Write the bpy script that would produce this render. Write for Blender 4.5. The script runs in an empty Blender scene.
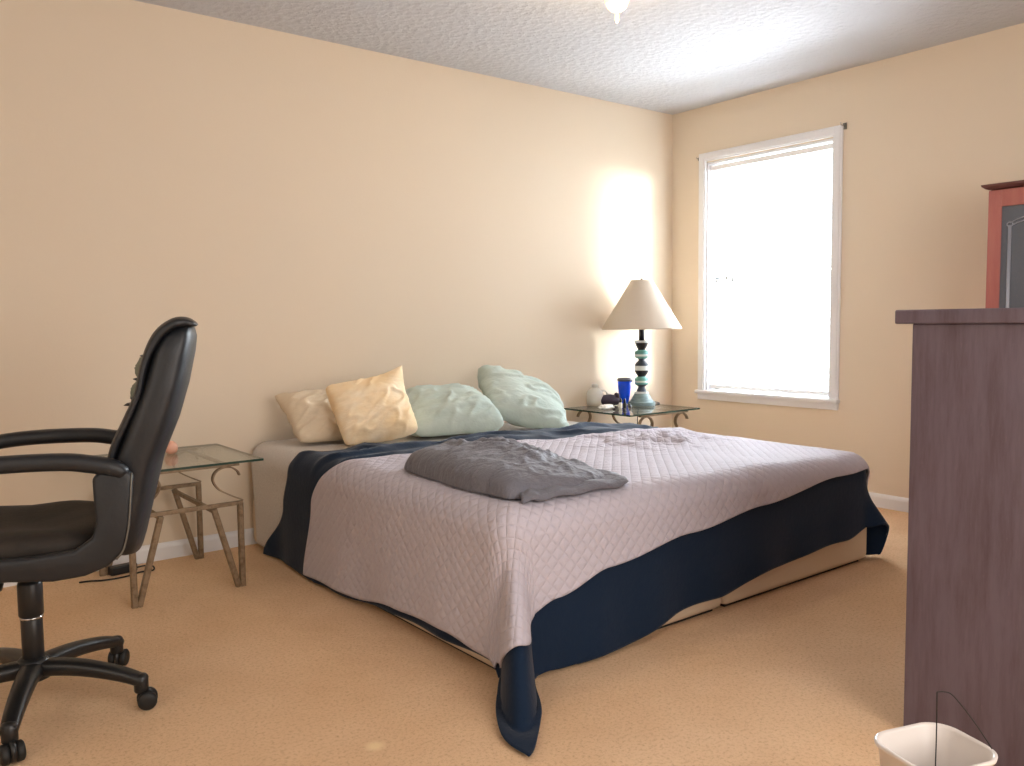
import bpy, bmesh, math, random
from math import sin, cos, pi, hypot, atan2, atan, exp, sqrt, radians
from mathutils import Vector, Matrix, noise

random.seed(7)
S = bpy.context.scene
COL = S.collection

# ------------------------------------------------------------------ camera
cd = bpy.data.cameras.new('camera')
cam = bpy.data.objects.new('camera', cd)
COL.objects.link(cam)
fw = Vector((0.61260916, 0.78709933, -0.07200461))
rt = Vector((0.7886364, -0.61476953, -0.01053824))
up = Vector((0.05256089, 0.05032964, 0.99734863))
M = Matrix.Identity(4)
for i in range(3):
    M[i][0], M[i][1], M[i][2] = rt[i], up[i], -fw[i]
M[0][3], M[1][3], M[2][3] = -4.4478976, -3.90957524, 1.04801617
cam.matrix_world = M
cd.sensor_fit = 'HORIZONTAL'
cd.sensor_width = 36.0
cd.lens = 840.5568 * 36.0 / 1024.0
cd.clip_start = 0.02
S.camera = cam

# ------------------------------------------------------------------ world, sun, area lights, exposure
W = bpy.data.worlds.new('sky')
S.world = W
W.use_nodes = True
W.node_tree.nodes['Background'].inputs[0].default_value = (0.90, 0.95, 1.0, 1)
W.node_tree.nodes['Background'].inputs[1].default_value = 9.0


def lamp(name, kind, energy, color, loc=(0, 0, 0), direction=None, size=None, size_y=None):
    l = bpy.data.lights.new(name, kind)
    l.energy = energy
    l.color = color
    o = bpy.data.objects.new(name, l)
    COL.objects.link(o)
    o.location = loc
    if direction is not None:
        o.rotation_euler = Vector(direction).to_track_quat('-Z', 'Y').to_euler()
    if kind == 'AREA':
        l.shape = 'RECTANGLE'
        l.size = size
        l.size_y = size_y
    return o


sun = lamp('low_sun', 'SUN', 12.0, (1.0, 0.97, 0.92), direction=(-1.0, 1.5, -0.08))
sun.data.angle = radians(13)
# daylight in the visible window
lamp('window_daylight', 'AREA', 640, (0.84, 0.92, 1.0), (0.80, -0.30, 1.80), (-1, -0.60, -0.42), 1.0, 1.5)
# sunlit pale ground outside, shining up through the window onto the ceiling
up_l = lamp('ground_reflection', 'AREA', 20, (0.93, 0.96, 1.0), (0.48, -0.85, -0.30), (-0.40, 0, 1.0), 0.4, 0.8)
up_l.data.spread = radians(65)
lamp('rear_fill', 'AREA', 70, (1.0, 0.96, 0.92), (-2.9, -5.30, 1.45), (0, 1, 0.0), 2.2, 1.6)  # added fill lamp behind the camera; the front wall has no window
lamp('side_fill', 'AREA', 13, (1.0, 0.95, 0.88), (-5.70, -3.2, 1.45), (1, 0.1, 0.0), 2.0, 1.6)  # second added fill lamp, in front of the solid left wall

S.view_settings.view_transform = 'Standard'
S.view_settings.look = 'None'
S.view_settings.exposure = 0.08
S.view_settings.gamma = 1.0
S.view_settings.use_curve_mapping = False
try:
    S.cycles.use_denoising = True
    S.cycles.max_bounces = 10
    S.cycles.diffuse_bounces = 6
    S.cycles.caustics_reflective = False
    S.cycles.caustics_refractive = False
    S.cycles.sample_clamp_indirect = 8.0
except Exception:
    pass


# ------------------------------------------------------------------ materials
def lin(c):
    return tuple(((v / 255.0) / 12.92 if v / 255.0 <= 0.04045 else ((v / 255.0 + 0.055) / 1.055) ** 2.4) for v in c)


class Mat:
    """small helper around one principled material"""

    def __init__(self, name, rgb, rough=0.6, metal=0.0, spec=0.5):
        self.m = bpy.data.materials.new(name)
        self.m.use_nodes = True
        self.t = self.m.node_tree
        self.b = self.t.nodes['Principled BSDF']
        self.rgb = lin(rgb)
        self.set('Base Color', (*self.rgb, 1))
        self.set('Roughness', rough)
        self.set('Metallic', metal)
        self.set('Specular IOR Level', spec)
        self.co = None
        self.last_bump = None

    def set(self, k, v):
        self.b.inputs[k].default_value = v
        return self

    def node(self, ty, **kw):
        n = self.t.nodes.new(ty)
        for k, v in kw.items():
            setattr(n, k, v)
        return n

    def link(self, a, b):
        self.t.links.new(a, b)

    def coord(self, out='Object', scale=(1, 1, 1)):
        tc = self.node('ShaderNodeTexCoord')
        mp = self.node('ShaderNodeMapping')
        mp.inputs['Scale'].default_value = scale
        self.link(tc.outputs[out], mp.inputs[0])
        return mp.outputs[0]

    def noise(self, scale, detail=3, rough=0.6, vec=None, stretch=(1, 1, 1)):
        n = self.node('ShaderNodeTexNoise')
        n.inputs['Scale'].default_value = scale
        n.inputs['Detail'].default_value = detail
        n.inputs['Roughness'].default_value = rough
        self.link(vec if vec is not None else self.coord('Object', stretch), n.inputs['Vector'])
        return n.outputs['Fac']

    def mix(self, fac_out, rgb2, lo=0.35, hi=0.65):
        """blend the present colour with rgb2 where fac rises from lo to hi"""
        r = self.node('ShaderNodeMapRange')
        r.inputs['From Min'].default_value = lo
        r.inputs['From Max'].default_value = hi
        self.link(fac_out, r.inputs['Value'])
        mx = self.node('ShaderNodeMix', data_type='RGBA')
        self.link(r.outputs[0], mx.inputs[0])
        src = self.b.inputs['Base Color']
        if src.is_linked:
            self.link(src.links[0].from_socket, mx.inputs[6])
        else:
            mx.inputs[6].default_value = src.default_value
        mx.inputs[7].default_value = (*lin(rgb2), 1)
        self.link(mx.outputs[2], src)
        return self

    def bump(self, fac_out, strength=0.3, dist=0.01):
        b = self.node('ShaderNodeBump')
        b.inputs['Strength'].default_value = strength
        b.inputs['Distance'].default_value = dist
        self.link(fac_out, b.inputs['Height'])
        if self.last_bump is not None:
            self.link(self.last_bump, b.inputs['Normal'])
        self.last_bump = b.outputs[0]
        self.link(b.outputs[0], self.b.inputs['Normal'])
        return self

    def math(self, op, a, b=None):
        n = self.node('ShaderNodeMath', operation=op)
        for i, v in enumerate((a, b)):
            if v is None:
                continue
            if isinstance(v, (int, float)):
                n.inputs[i].default_value = v
            else:
                self.link(v, n.inputs[i])
        return n.outputs[0]


mats = {}


def clear_glass(mm, tint):
    tr = mm.node('ShaderNodeBsdfTransparent')
    tr.inputs[0].default_value = (*tint, 1)
    gl = mm.node('ShaderNodeBsdfGlossy')
    gl.inputs['Roughness'].default_value = 0.03
    ge = mm.node('ShaderNodeNewGeometry')
    dt = mm.node('ShaderNodeVectorMath', operation='DOT_PRODUCT')
    mm.link(ge.outputs['Normal'], dt.inputs[0])
    mm.link(ge.outputs['Incoming'], dt.inputs[1])
    c_ = mm.math('ABSOLUTE', dt.outputs['Value'])
    fr_o = mm.math('ADD', mm.math('MULTIPLY', mm.math('POWER', mm.math('SUBTRACT', 1.0, c_), 5.0), 0.96), 0.04)
    ms_ = mm.node('ShaderNodeMixShader')
    mm.link(fr_o, ms_.inputs[0])
    mm.link(tr.outputs[0], ms_.inputs[1])
    mm.link(gl.outputs[0], ms_.inputs[2])
    mm.link(ms_.outputs[0], mm.t.nodes['Material Output'].inputs[0])



def mk(name, *a, **k):
    mats[name] = Mat(name, *a, **k)
    return mats[name]


m = mk('wall_paint', (219, 204, 183), 0.75, spec=0.25)
m.bump(m.noise(90, 4), 0.10, 0.004)
m = mk('ceiling_texture', (198, 199, 203), 0.9, spec=0.1)
v = m.node('ShaderNodeTexVoronoi')
v.inputs['Scale'].default_value = 26
m.link(m.coord(), v.inputs['Vector'])
m.bump(m.noise(34, 6, 0.7), 0.6, 0.016)
m.bump(v.outputs['Distance'], 0.35, 0.012)
m = mk('carpet', (236, 202, 165), 0.95, spec=0.05)
m.mix(m.noise(2.2, 4), (226, 188, 149), 0.35, 0.7)
m.mix(m.noise(100, 4, 0.85), (168, 124, 86), 0.50, 0.82)
m.bump(m.noise(150, 4, 0.8), 0.6, 0.008)
m.bump(m.noise(9, 4, 0.6), 0.3, 0.02)
# pale worn spot on the carpet
tc = m.node('ShaderNodeTexCoord')
vm = m.node('ShaderNodeVectorMath', operation='DISTANCE')
vm.inputs[1].default_value = (-3.483, -2.099, 0.0)
m.link(tc.outputs['Object'], vm.inputs[0])
m.mix(m.math('SUBTRACT', 1.0, vm.outputs['Value']), (244, 218, 176), 0.968, 0.990)
mk('white_paint', (226, 226, 228), 0.4)
mk('blind_white', (238, 238, 238), 0.5)
m = mk('slat_white', (240, 240, 240), 0.5)
tl = m.node('ShaderNodeBsdfTranslucent')
tl.inputs[0].default_value = (0.85, 0.86, 0.88, 1)
ms = m.node('ShaderNodeMixShader')
ms.inputs[0].default_value = 0.5
m.link(m.b.outputs[0], ms.inputs[1])
m.link(tl.outputs[0], ms.inputs[2])
m.link(ms.outputs[0], m.t.nodes['Material Output'].inputs[0])
mk('grey_metal', (120, 118, 112), 0.4, 0.8)
m = mk('pane_glass', (255, 255, 255), 0.0)
clear_glass(m, (0.97, 0.98, 0.98))

# bedding
m = mk('beige_ticking', (205, 188, 165), 0.9, spec=0.1)
m.bump(m.noise(60, 3), 0.2, 0.004)
m = mk('grey_sheet', (210, 206, 202), 0.9, spec=0.15)
m.mix(m.noise(160, 3, 0.8), (186, 182, 178), 0.45, 0.7)
m = mk('navy_cloth', (16, 34, 56), 0.85, spec=0.2)
m.set('Sheen Weight', 0.15).set('Sheen Roughness', 0.4)
m.bump(m.noise(55, 4), 0.25, 0.006)
m = mk('mauve_quilt', (192, 186, 197), 0.8, spec=0.2)
m.set('Sheen Weight', 0.1)
uv = m.node('ShaderNodeUVMap')
uv.uv_map = 'flat'
sx = m.node('ShaderNodeSeparateXYZ')
m.link(uv.outputs[0], sx.inputs[0])
P = 2 * pi / 0.047
a = m.math('ABSOLUTE', m.math('SINE', m.math('MULTIPLY', m.math('ADD', sx.outputs[0], sx.outputs[1]), P / 2)))
b = m.math('ABSOLUTE', m.math('SINE', m.math('MULTIPLY', m.math('SUBTRACT', sx.outputs[0], sx.outputs[1]), P / 2)))
h = m.math('POWER', m.math('MULTIPLY', a, b), 0.4)
m.bump(h, 0.65, 0.006)
m.bump(m.noise(70, 4, 0.7, vec=uv.outputs[0]), 0.35, 0.008)
m = mk('charcoal_cloth', (110, 110, 119), 0.75, spec=0.3)
m.set('Sheen Weight', 0.1)
m.bump(m.noise(13, 4, stretch=(1, 2.2, 1)), 0.8, 0.02)
for n, c, c2 in (('beige_pillow_cloth', (218, 202, 178), (208, 190, 164)), ('cream_pillow_cloth', (249, 232, 204), (246, 218, 174)),
                 ('mint_pillow_cloth', (194, 205, 196), (182, 196, 188))):
    m = mk(n, c, 0.85, spec=0.15)
    m.mix(m.noise(6, 3), c2)
    m.bump(m.noise(9, 4, 0.5, stretch=(1, 2.6, 1)), 0.5, 0.02)

# furniture
m = mk('dark_wood', (104, 92, 104), 0.42, spec=0.5)
m.mix(m.noise(5, 6, 0.7, stretch=(6, 6, 0.7)), (86, 70, 78), 0.4, 0.7)
m.mix(m.noise(60, 4, 0.8, stretch=(1, 1, 0.35)), (120, 104, 112), 0.62, 0.85)
m.bump(m.noise(14, 5, 0.7, stretch=(5, 5, 0.5)), 0.12, 0.004)
m = mk('red_wood', (172, 106, 98), 0.45)
m.mix(m.noise(4, 5, 0.7, stretch=(6, 6, 0.8)), (160, 92, 86))
mk('dark_red_wood', (92, 52, 48), 0.45)
m = mk('smoky_glass', (92, 98, 108), 0.25, spec=0.5)
m.mix(m.noise(70, 3, 0.8), (98, 102, 110), 0.5, 0.75)
mk('silver_lead', (176, 180, 192), 0.35, 0.5)
m = mk('bronze_iron', (140, 120, 96), 0.5, 0.45)
m.mix(m.noise(40, 4, 0.7), (104, 84, 62), 0.45, 0.7)
m = mk('table_glass', (225, 240, 232), 0.02)
clear_glass(m, (0.93, 0.965, 0.945))
mk('glass_edge', (40, 66, 58), 0.15)
m = mk('black_leather', (22, 25, 30), 0.45, spec=0.5)
m.bump(m.noise(120, 4), 0.2, 0.003)
m.bump(m.noise(11, 3), 0.2, 0.012)
m = mk('worn_leather', (52, 45, 39), 0.7, spec=0.3)
m.mix(m.noise(9, 5), (38, 34, 31))
m.bump(m.noise(70, 4), 0.3, 0.004)
mk('black_plastic', (25, 25, 26), 0.38)
mk('dark_rubber', (18, 18, 18), 0.6)
mk('chrome', (190, 190, 190), 0.2, 1.0)
m = mk('grey_stuffing', (128, 132, 118), 0.95)
m.bump(m.noise(60, 4), 0.8, 0.01)
m = mk('shade_fabric', (208, 196, 180), 0.9, spec=0.1)
m.set('Subsurface Weight', 0.0)
m.bump(m.noise(120, 3, 0.8), 0.1, 0.002)
mk('lamp_black', (28, 30, 36), 0.35)
mk('lamp_teal', (108, 168, 160), 0.4)
mk('lamp_white', (214, 222, 222), 0.4)
mk('lamp_slate', (58, 66, 78), 0.4)
m = mk('lamp_grey', (98, 118, 122), 0.45)
m.mix(m.noise(30, 4, stretch=(1, 1, 5)), (132, 154, 154))
m = mk('blue_plastic', (16, 84, 255), 0.15)
m.set('Transmission Weight', 0.1)
mk('grey_lid', (88, 92, 108), 0.4)
m = mk('milky_plastic', (222, 220, 212), 0.4)
m.set('Transmission Weight', 0.15)
m = mk('bin_plastic', (216, 208, 202), 0.35)
mk('plum_cloth', (62, 54, 72), 0.8)
mk('paper_white', (236, 234, 230), 0.9)
mk('pink_ceramic', (226, 172, 148), 0.4)
m = mk('lit_globe', (255, 235, 200), 0.4)
m.set('Emission Color', (1.0, 0.50, 0.16, 1)).set('Emission Strength', 2.6)
mk('ground_pale', (190, 190, 185), 0.9)


# ------------------------------------------------------------------ mesh helpers
def link_mesh(name, bm, mat, parent=None, smooth=True, loc=None):
    me = bpy.data.meshes.new(name)
    bmesh.ops.recalc_face_normals(bm, faces=bm.faces)
    bm.to_mesh(me)
    bm.free()
    for mt in (mat if isinstance(mat, (list, tuple)) else [mat]):
        me.materials.append(mats[mt].m)
    if smooth:
        for p in me.polygons:
            p.use_smooth = True
    o = bpy.data.objects.new(name, me)
    COL.objects.link(o)
    if parent is not None:
        o.parent = parent
    if loc is not None:
        o.location = loc
    return o


def tag(o, label, cat, group=None):
    o['label'] = label
    o['category'] = cat
    if group:
        o['group'] = group
    return o


def thing(name, label, cat, loc=(0, 0, 0), rz=0.0, group=None):
    o = bpy.data.objects.new(name, None)
    o.empty_display_size = 0.1
    COL.objects.link(o)
    o.location = loc
    o.rotation_euler = (0, 0, rz)
    return tag(o, label, cat, group)


def structure(o):
    o['kind'] = 'structure'
    return o


def bevel(o, w, seg=3):
    md = o.modifiers.new('bevel', 'BEVEL')
    md.width = w
    md.segments = seg
    md.limit_method = 'ANGLE'
    md.angle_limit = radians(35)
    return o


def sharp(o, deg=35):
    try:
        o.data.set_sharp_from_angle(angle=radians(deg))
    except Exception:
        pass
    return o


def NB():
    return bmesh.new()


def box(bm, x0, x1, y0, y1, z0, z1):
    vs = [bm.verts.new((x, y, z)) for x in (x0, x1) for y in (y0, y1) for z in (z0, z1)]
    for f in ((0, 1, 3, 2), (4, 6, 7, 5), (0, 4, 5, 1), (2, 3, 7, 6), (0, 2, 6, 4), (1, 5, 7, 3)):
        bm.faces.new([vs[i] for i in f])
    return bm


def loft(bm, rings, cap=True, closed=True):
    vr = [[bm.verts.new(p) for p in r] for r in rings]
    n = len(vr[0])
    for a, b in zip(vr, vr[1:]):
        for i in range(n if closed else n - 1):
            j = (i + 1) % n
            bm.faces.new((a[i], a[j], b[j], b[i]))
    if cap:
        bm.faces.new(list(reversed(vr[0])))
        bm.faces.new(vr[-1])
    return bm


def lathe(bm, prof, n=32, c=(0, 0), mids=None, cap=True):
    rings = [[(c[0] + r * cos(2 * pi * k / n), c[1] + r * sin(2 * pi * k / n), z) for k in range(n)] for r, z in prof]
    f0 = len(bm.faces)
    loft(bm, rings, cap)
    if mids:
        bm.faces.ensure_lookup_table()
        for i, mi in enumerate(mids):
            for k in range(n):
                bm.faces[f0 + i * n + k].material_index = mi
    return bm


def frames(pts):
    pts = [Vector(p) for p in pts]
    T = []
    for i in range(len(pts)):
        a = pts[max(0, i - 1)]
        b = pts[min(len(pts) - 1, i + 1)]
        T.append((b - a).normalized())
    up0 = Vector((0, 0, 1))
    if abs(T[0].dot(up0)) > 0.9:
        up0 = Vector((0, 1, 0))
    N = (up0 - T[0] * up0.dot(T[0])).normalized()
    out = []
    for p, t in zip(pts, T):
        N = (N - t * N.dot(t))
        N = N.normalized() if N.length > 1e-6 else Vector((1, 0, 0))
        out.append((p, t, N, t.cross(N)))
    return out


def tube(bm, pts, r, n=10, ry=None, power=2.0):
    """r, ry: radius along the frame normal / binormal, numbers or one per point"""
    rings = []
    fr = frames(pts)
    for i, (p, t, N, B) in enumerate(fr):
        a = r[i] if isinstance(r, (list, tuple)) else r
        b = a if ry is None else (ry[i] if isinstance(ry, (list, tuple)) else ry)
        ring = []
        for k in range(n):
            th = 2 * pi * (k + 0.5) / n
            c, s = cos(th), sin(th)
            c = abs(c) ** (2 / power) * (1 if c > 0 else -1)
            s = abs(s) ** (2 / power) * (1 if s > 0 else -1)
            ring.append(p + N * a * c + B * b * s)
        rings.append(ring)
    return loft(bm, rings)


def ribbon(bm, pts, w_dir, w, t):
    """flat bar: width w along the fixed direction w_dir, thickness t"""
    w_dir = Vector(w_dir).normalized()
    pts = [Vector(p) for p in pts]
    rings = []
    for i, p in enumerate(pts):
        T = (pts[min(len(pts) - 1, i + 1)] - pts[max(0, i - 1)]).normalized()
        n = T.cross(w_dir).normalized()
        rings.append([p + w_dir * w / 2 + n * t / 2, p - w_dir * w / 2 + n * t / 2, p - w_dir * w / 2 - n * t / 2, p + w_dir * w / 2 - n * t / 2])
    return loft(bm, rings)


def smooth_path(pts, n=8):
    """Catmull-Rom through pts"""
    P = [Vector(p) for p in pts]
    P = [P[0] * 2 - P[1]] + P + [P[-1] * 2 - P[-2]]
    out = []
    for i in range(1, len(P) - 2):
        p0, p1, p2, p3 = P[i - 1:i + 3]
        for k in range(n):
            t = k / n
            out.append(0.5 * ((2 * p1) + (p2 - p0) * t + (2 * p0 - 5 * p1 + 4 * p2 - p3) * t * t + (3 * p1 - p0 - 3 * p2 + p3) * t ** 3))
    out.append(P[-2])
    return out


def prism(bm, poly, axis, a0, a1):
    """poly of 2D points extruded along axis 'x','y' or 'z'"""
    def P(u, v, w):
        return {'x': (w, u, v), 'y': (u, w, v), 'z': (u, v, w)}[axis]
    A = [bm.verts.new(P(u, v, a0)) for u, v in poly]
    B = [bm.verts.new(P(u, v, a1)) for u, v in poly]
    n = len(poly)
    for i in range(n):
        j = (i + 1) % n
        bm.faces.new((A[i], A[j], B[j], B[i]))
    bm.faces.new(list(reversed(A)))
    bm.faces.new(B)
    return bm


def grid_faces(bm, rows, mat_fn=None):
    for i in range(len(rows) - 1):
        for j in range(len(rows[0]) - 1):
            bm.faces.new((rows[i][j], rows[i + 1][j], rows[i + 1][j + 1], rows[i][j + 1]))


def copy_tree(o, parent=None):
    c = o.copy()
    COL.objects.link(c)
    if parent is not None:
        c.parent = parent
    for ch in list(o.children):
        copy_tree(ch, c)
    return c


def fbm(x, y, z=0.0, oct=4):
    return noise.fractal(Vector((x, y, z)), 1.0, 2.0, oct, noise_basis='PERLIN_ORIGINAL')


# ------------------------------------------------------------------ the room
H = 2.44
XL, YF = -5.85, -5.45
bm = NB(); box(bm, XL - .1, 0.1, YF - .1, 0.1, -0.08, 0)
structure(link_mesh('floor', bm, 'carpet', smooth=False))
bm = NB(); box(bm, XL - .1, 0.1, YF - .1, 0.1, H, H + 0.08)
structure(link_mesh('ceiling', bm, 'ceiling_texture', smooth=False))
bm = NB(); box(bm, XL - .1, 0.12, 0, 0.12, 0, H)
structure(link_mesh('wall_back', bm, 'wall_paint', smooth=False))
bm = NB(); box(bm, XL - .12, XL, YF, 0, 0, H)
structure(link_mesh('wall_left', bm, 'wall_paint', smooth=False))
bm = NB(); box(bm, XL - .12, 0.12, YF - .12, YF, 0, H)
structure(link_mesh('wall_front', bm, 'wall_paint', smooth=False))
# wall with the window opening
OY0, OY1, OZ0, OZ1 = -1.205, -0.295, 0.585, 2.075
bm = NB()
box(bm, 0, 0.14, YF, OY0, 0, H)
box(bm, 0, 0.14, OY1, 0, 0, H)
box(bm, 0, 0.14, OY0, OY1, 0, OZ0)
box(bm, 0, 0.14, OY0, OY1, OZ1, H)
structure(link_mesh('wall_right', bm, 'wall_paint', smooth=False))


def baseboard(name, p0, p1, nrm):
    """moulded skirting: profile swept between two floor points"""
    prof = [(0, 0), (0.013, 0), (0.013, 0.055), (0.010, 0.066), (0.005, 0.073), (0, 0.076)]
    bm = NB()
    rings = [[(p[0] + nrm[0] * d, p[1] + nrm[1] * d, z) for d, z in prof] for p in (p0, p1)]
    loft(bm, rings)
    return structure(link_mesh(name, bm, 'white_paint', smooth=False))


baseboard('baseboard_back', (XL, 0), (0, 0), (0, -1))
baseboard('baseboard_right', (0, YF), (0, -0.013), (-1, 0))
baseboard('baseboard_left', (XL, YF), (XL, -0.013), (1, 0))

# window: casing, stool, apron, sashes, pane
win = bpy.data.objects.new('window_1', None)
COL.objects.link(win)
win.location = (0, -0.75, 0.524)
structure(win)


def wpart(name, bm, mat, bev=0.003, parent=win):
    o = link_mesh(name, bm, mat, parent, smooth=False)
    o.matrix_parent_inverse = Matrix.Translation(-win.location)
    if bev:
        bevel(o, bev, 2)
    return o


bm = NB()
# casing as one mitred U, stepped
for (d0, d1, x) in ((0.0, 0.056, -0.016), (0.010, 0.046, -0.021)):
    a0, a1 = OY0 - 0.056 + d0, OY0 - 0.056 + d1
    b0, b1 = OY1 + 0.056 - d1, OY1 + 0.056 - d0
    zt0, zt1 = 2.137 - d1, 2.137 - d0
    box(bm, x, 0, a0, a1, 0.585, zt1)
    box(bm, x, 0, b0, b1, 0.585, zt1)
    box(bm, x, 0, a1, b0, zt0, zt1)
wpart('casing', bm, 'white_paint')
bm = NB()
prism(bm, [(-0.040, OY0 - 0.064), (0, OY0 - 0.064), (0, OY0 + .001), (0.10, OY0 + .001), (0.10, OY1 - .001), (0, OY1 - .001), (0, OY1 + 0.064), (-0.040, OY1 + 0.064)], 'z', 0.563, 0.5855)
wpart('window_sill', bm, 'white_paint', 0.005)
bm = NB()
box(bm, -0.017, 0, OY0 - 0.056, OY1 + 0.056, 0.522, 0.563)
wpart('apron', bm, 'white_paint')
bm = NB()
box(bm, 0.0, 0.135, OY0, OY0 + 0.012, OZ0, OZ1)
box(bm, 0.0, 0.135, OY1 - 0.012, OY1, OZ0, OZ1)
box(bm, 0.0, 0.135, OY0, OY1, OZ1 - 0.012, OZ1)
wpart('jamb', bm, 'white_paint', 0)
zm = 1.32
for nm, x0, z0, z1 in (('upper_sash', 0.105, zm - 0.02, OZ1 - 0.012), ('lower_sash', 0.080, OZ0, zm + 0.02)):
    bm = NB()
    y0, y1 = OY0 + 0.012, OY1 - 0.012
    box(bm, x0, x0 + 0.024, y0, y0 + 0.035, z0, z1)
    box(bm, x0, x0 + 0.024, y1 - 0.035, y1, z0, z1)
    box(bm, x0, x0 + 0.024, y0, y1, z0, z0 + 0.035)
    box(bm, x0, x0 + 0.024, y0, y1, z1 - 0.035, z1)
    s = wpart(nm, bm, 'white_paint', 0.002)
    bm = NB()
    box(bm, x0 + 0.010, x0 + 0.013, y0 + 0.03, y1 - 0.03, z0 + 0.03, z1 - 0.03)
    g = link_mesh('pane', bm, 'pane_glass', s, smooth=False)

# curtain-rod brackets left on the casing corners
for (y, z, lab, k) in ((-1.268, 2.128, 'small bare metal curtain bracket at the upper right corner of the window', 1.0),
                       (-0.228, 2.108, 'tiny metal curtain hook at the upper left corner of the window', 0.5)):
    t = thing('curtain_bracket', lab, 'bracket', (0, y, z), group='curtain hardware on the window corners')
    bm = NB(); box(bm, -0.004, 0, -0.012 * k, 0.012 * k, -0.018 * k, 0.018 * k)
    bevel(link_mesh('plate', bm, 'grey_metal', t, False), 0.001)
    bm = NB()
    tube(bm, smooth_path([(-0.002, 0, 0), (-0.03 * k, 0, 0.002), (-0.042 * k, 0, 0.004), (-0.046 * k, 0, 0.014 * k + .002)], 5), 0.0035 * (0.6 + 0.4 * k), 8)
    link_mesh('hook', bm, 'chrome', t)

# mini blind, fully lowered, slats open
bl = thing('window_blind', 'white mini blind lowered over the bright window', 'blind', (0.035, -0.75, OZ0))
hw = (OY1 - OY0) / 2 - 0.018
bm = NB(); box(bm, -0.018, 0.018, -hw, hw, 1.435, 1.468)
bevel(link_mesh('headrail', bm, 'blind_white', bl, False), 0.003)
bm = NB(); box(bm, -0.014, 0.014, -hw, hw, 0.012, 0.038)
bevel(link_mesh('bottom_rail', bm, 'blind_white', bl, False), 0.004)
bm = NB()
ns = 62
for i in range(ns):
    z = 0.045 + i * (1.385 / (ns - 1))
    rows = []
    for k in range(4):
        u = -1 + 2 * k / 3
        x = u * 0.0078
        zz = z + 0.0018 * (1 - u * u) - x * 0.60
        rows.append([bm.verts.new((x, -hw + 0.004, zz)), bm.verts.new((x, hw - 0.004, zz))])
    grid_faces(bm, rows)
link_mesh('slats', bm, 'slat_white', bl)
bm = NB()
for y in (-0.32, 0.0, 0.32):
    for x in (-0.0125, 0.0125):
        tube(bm, [(x, y, 0.02), (x, y, 1.44)], 0.0007, 5)
link_mesh('ladder_cord', bm, 'blind_white', bl)
for j, (y, z) in enumerate(((0.385, 0.735), (0.300, 0.755), (0.255, 0.740))):
    bm = NB()
    tube(bm, [(-0.021, y, z), (-0.021, y, 1.44)], 0.0010, 6)
    c = link_mesh('pull_cord', bm, 'blind_white', bl)
    bm = NB()
    lathe(bm, [(0.002, z - .035), (0.006, z - .034), (0.006, z - .010), (0.002, z)], 10, (-0.021, y))
    link_mesh('tassel', bm, 'grey_metal', c)

# pale ground outside the window
bm = NB(); box(bm, 0.4, 14, -9, 8, -0.9, -0.8)
structure(link_mesh('ground', bm, 'ground_pale', smooth=False))

# ------------------------------------------------------------------ the bed
BX0, BX1, BF = -3.005, -1.045, -2.035           # left side, right side, foot
rb = 0.09
T0 = 0.488


def rounded_slab(x0, x1, y0, y1, z0, z1, r, n=6, puff=0.0):
    bm = NB()
    box(bm, x0, x1, y0, y1, z0, z1)
    bmesh.ops.bevel(bm, geom=bm.edges[:], offset=r, segments=n, profile=0.5, affect='EDGES', clamp_overlap=True)
    return bm


xm = (BX0 + BX1) / 2
for i, (a, b, lab) in enumerate(((BX0, xm - 0.003, 'beige box spring under the left half of the bed, nearest the glass side table'),
                                 (xm + 0.003, BX1, 'beige box spring under the right half of the bed, toward the window'))):
    t = thing('box_spring', lab, 'box spring', ((a + b) / 2, BF / 2, 0), group='box springs under the mattress')
    w = (b - a) / 2
    bm = rounded_slab(-w, w, BF / 2, -BF / 2 - 0.02, 0.012, 0.235, 0.028)
    sharp(link_mesh('body', bm, 'beige_ticking', t), 40)
    bm = NB(); box(bm, -w + .03, w - .03, BF / 2 + .03, -BF / 2 - .05, 0.0, 0.013)
    link_mesh('dust_cover', bm, 'dark_rubber', t, False)

bm = rounded_slab(BX0, BX1, BF, -0.02, 0.236, 0.446, 0.07)
o = link_mesh('mattress', bm, 'beige_ticking')
tag(o, 'king size mattress on two box springs, mostly hidden under the covers', 'mattress')


def flare(th, corner):
    if corner < 0:                       # left foot corner
        return 0.02 + 0.95 * exp(-((math.degrees(th) - 54) / 12.5) ** 2)
    return 0.05 + 0.62 * exp(-((math.degrees(th) - 45) / 24) ** 2)


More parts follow.
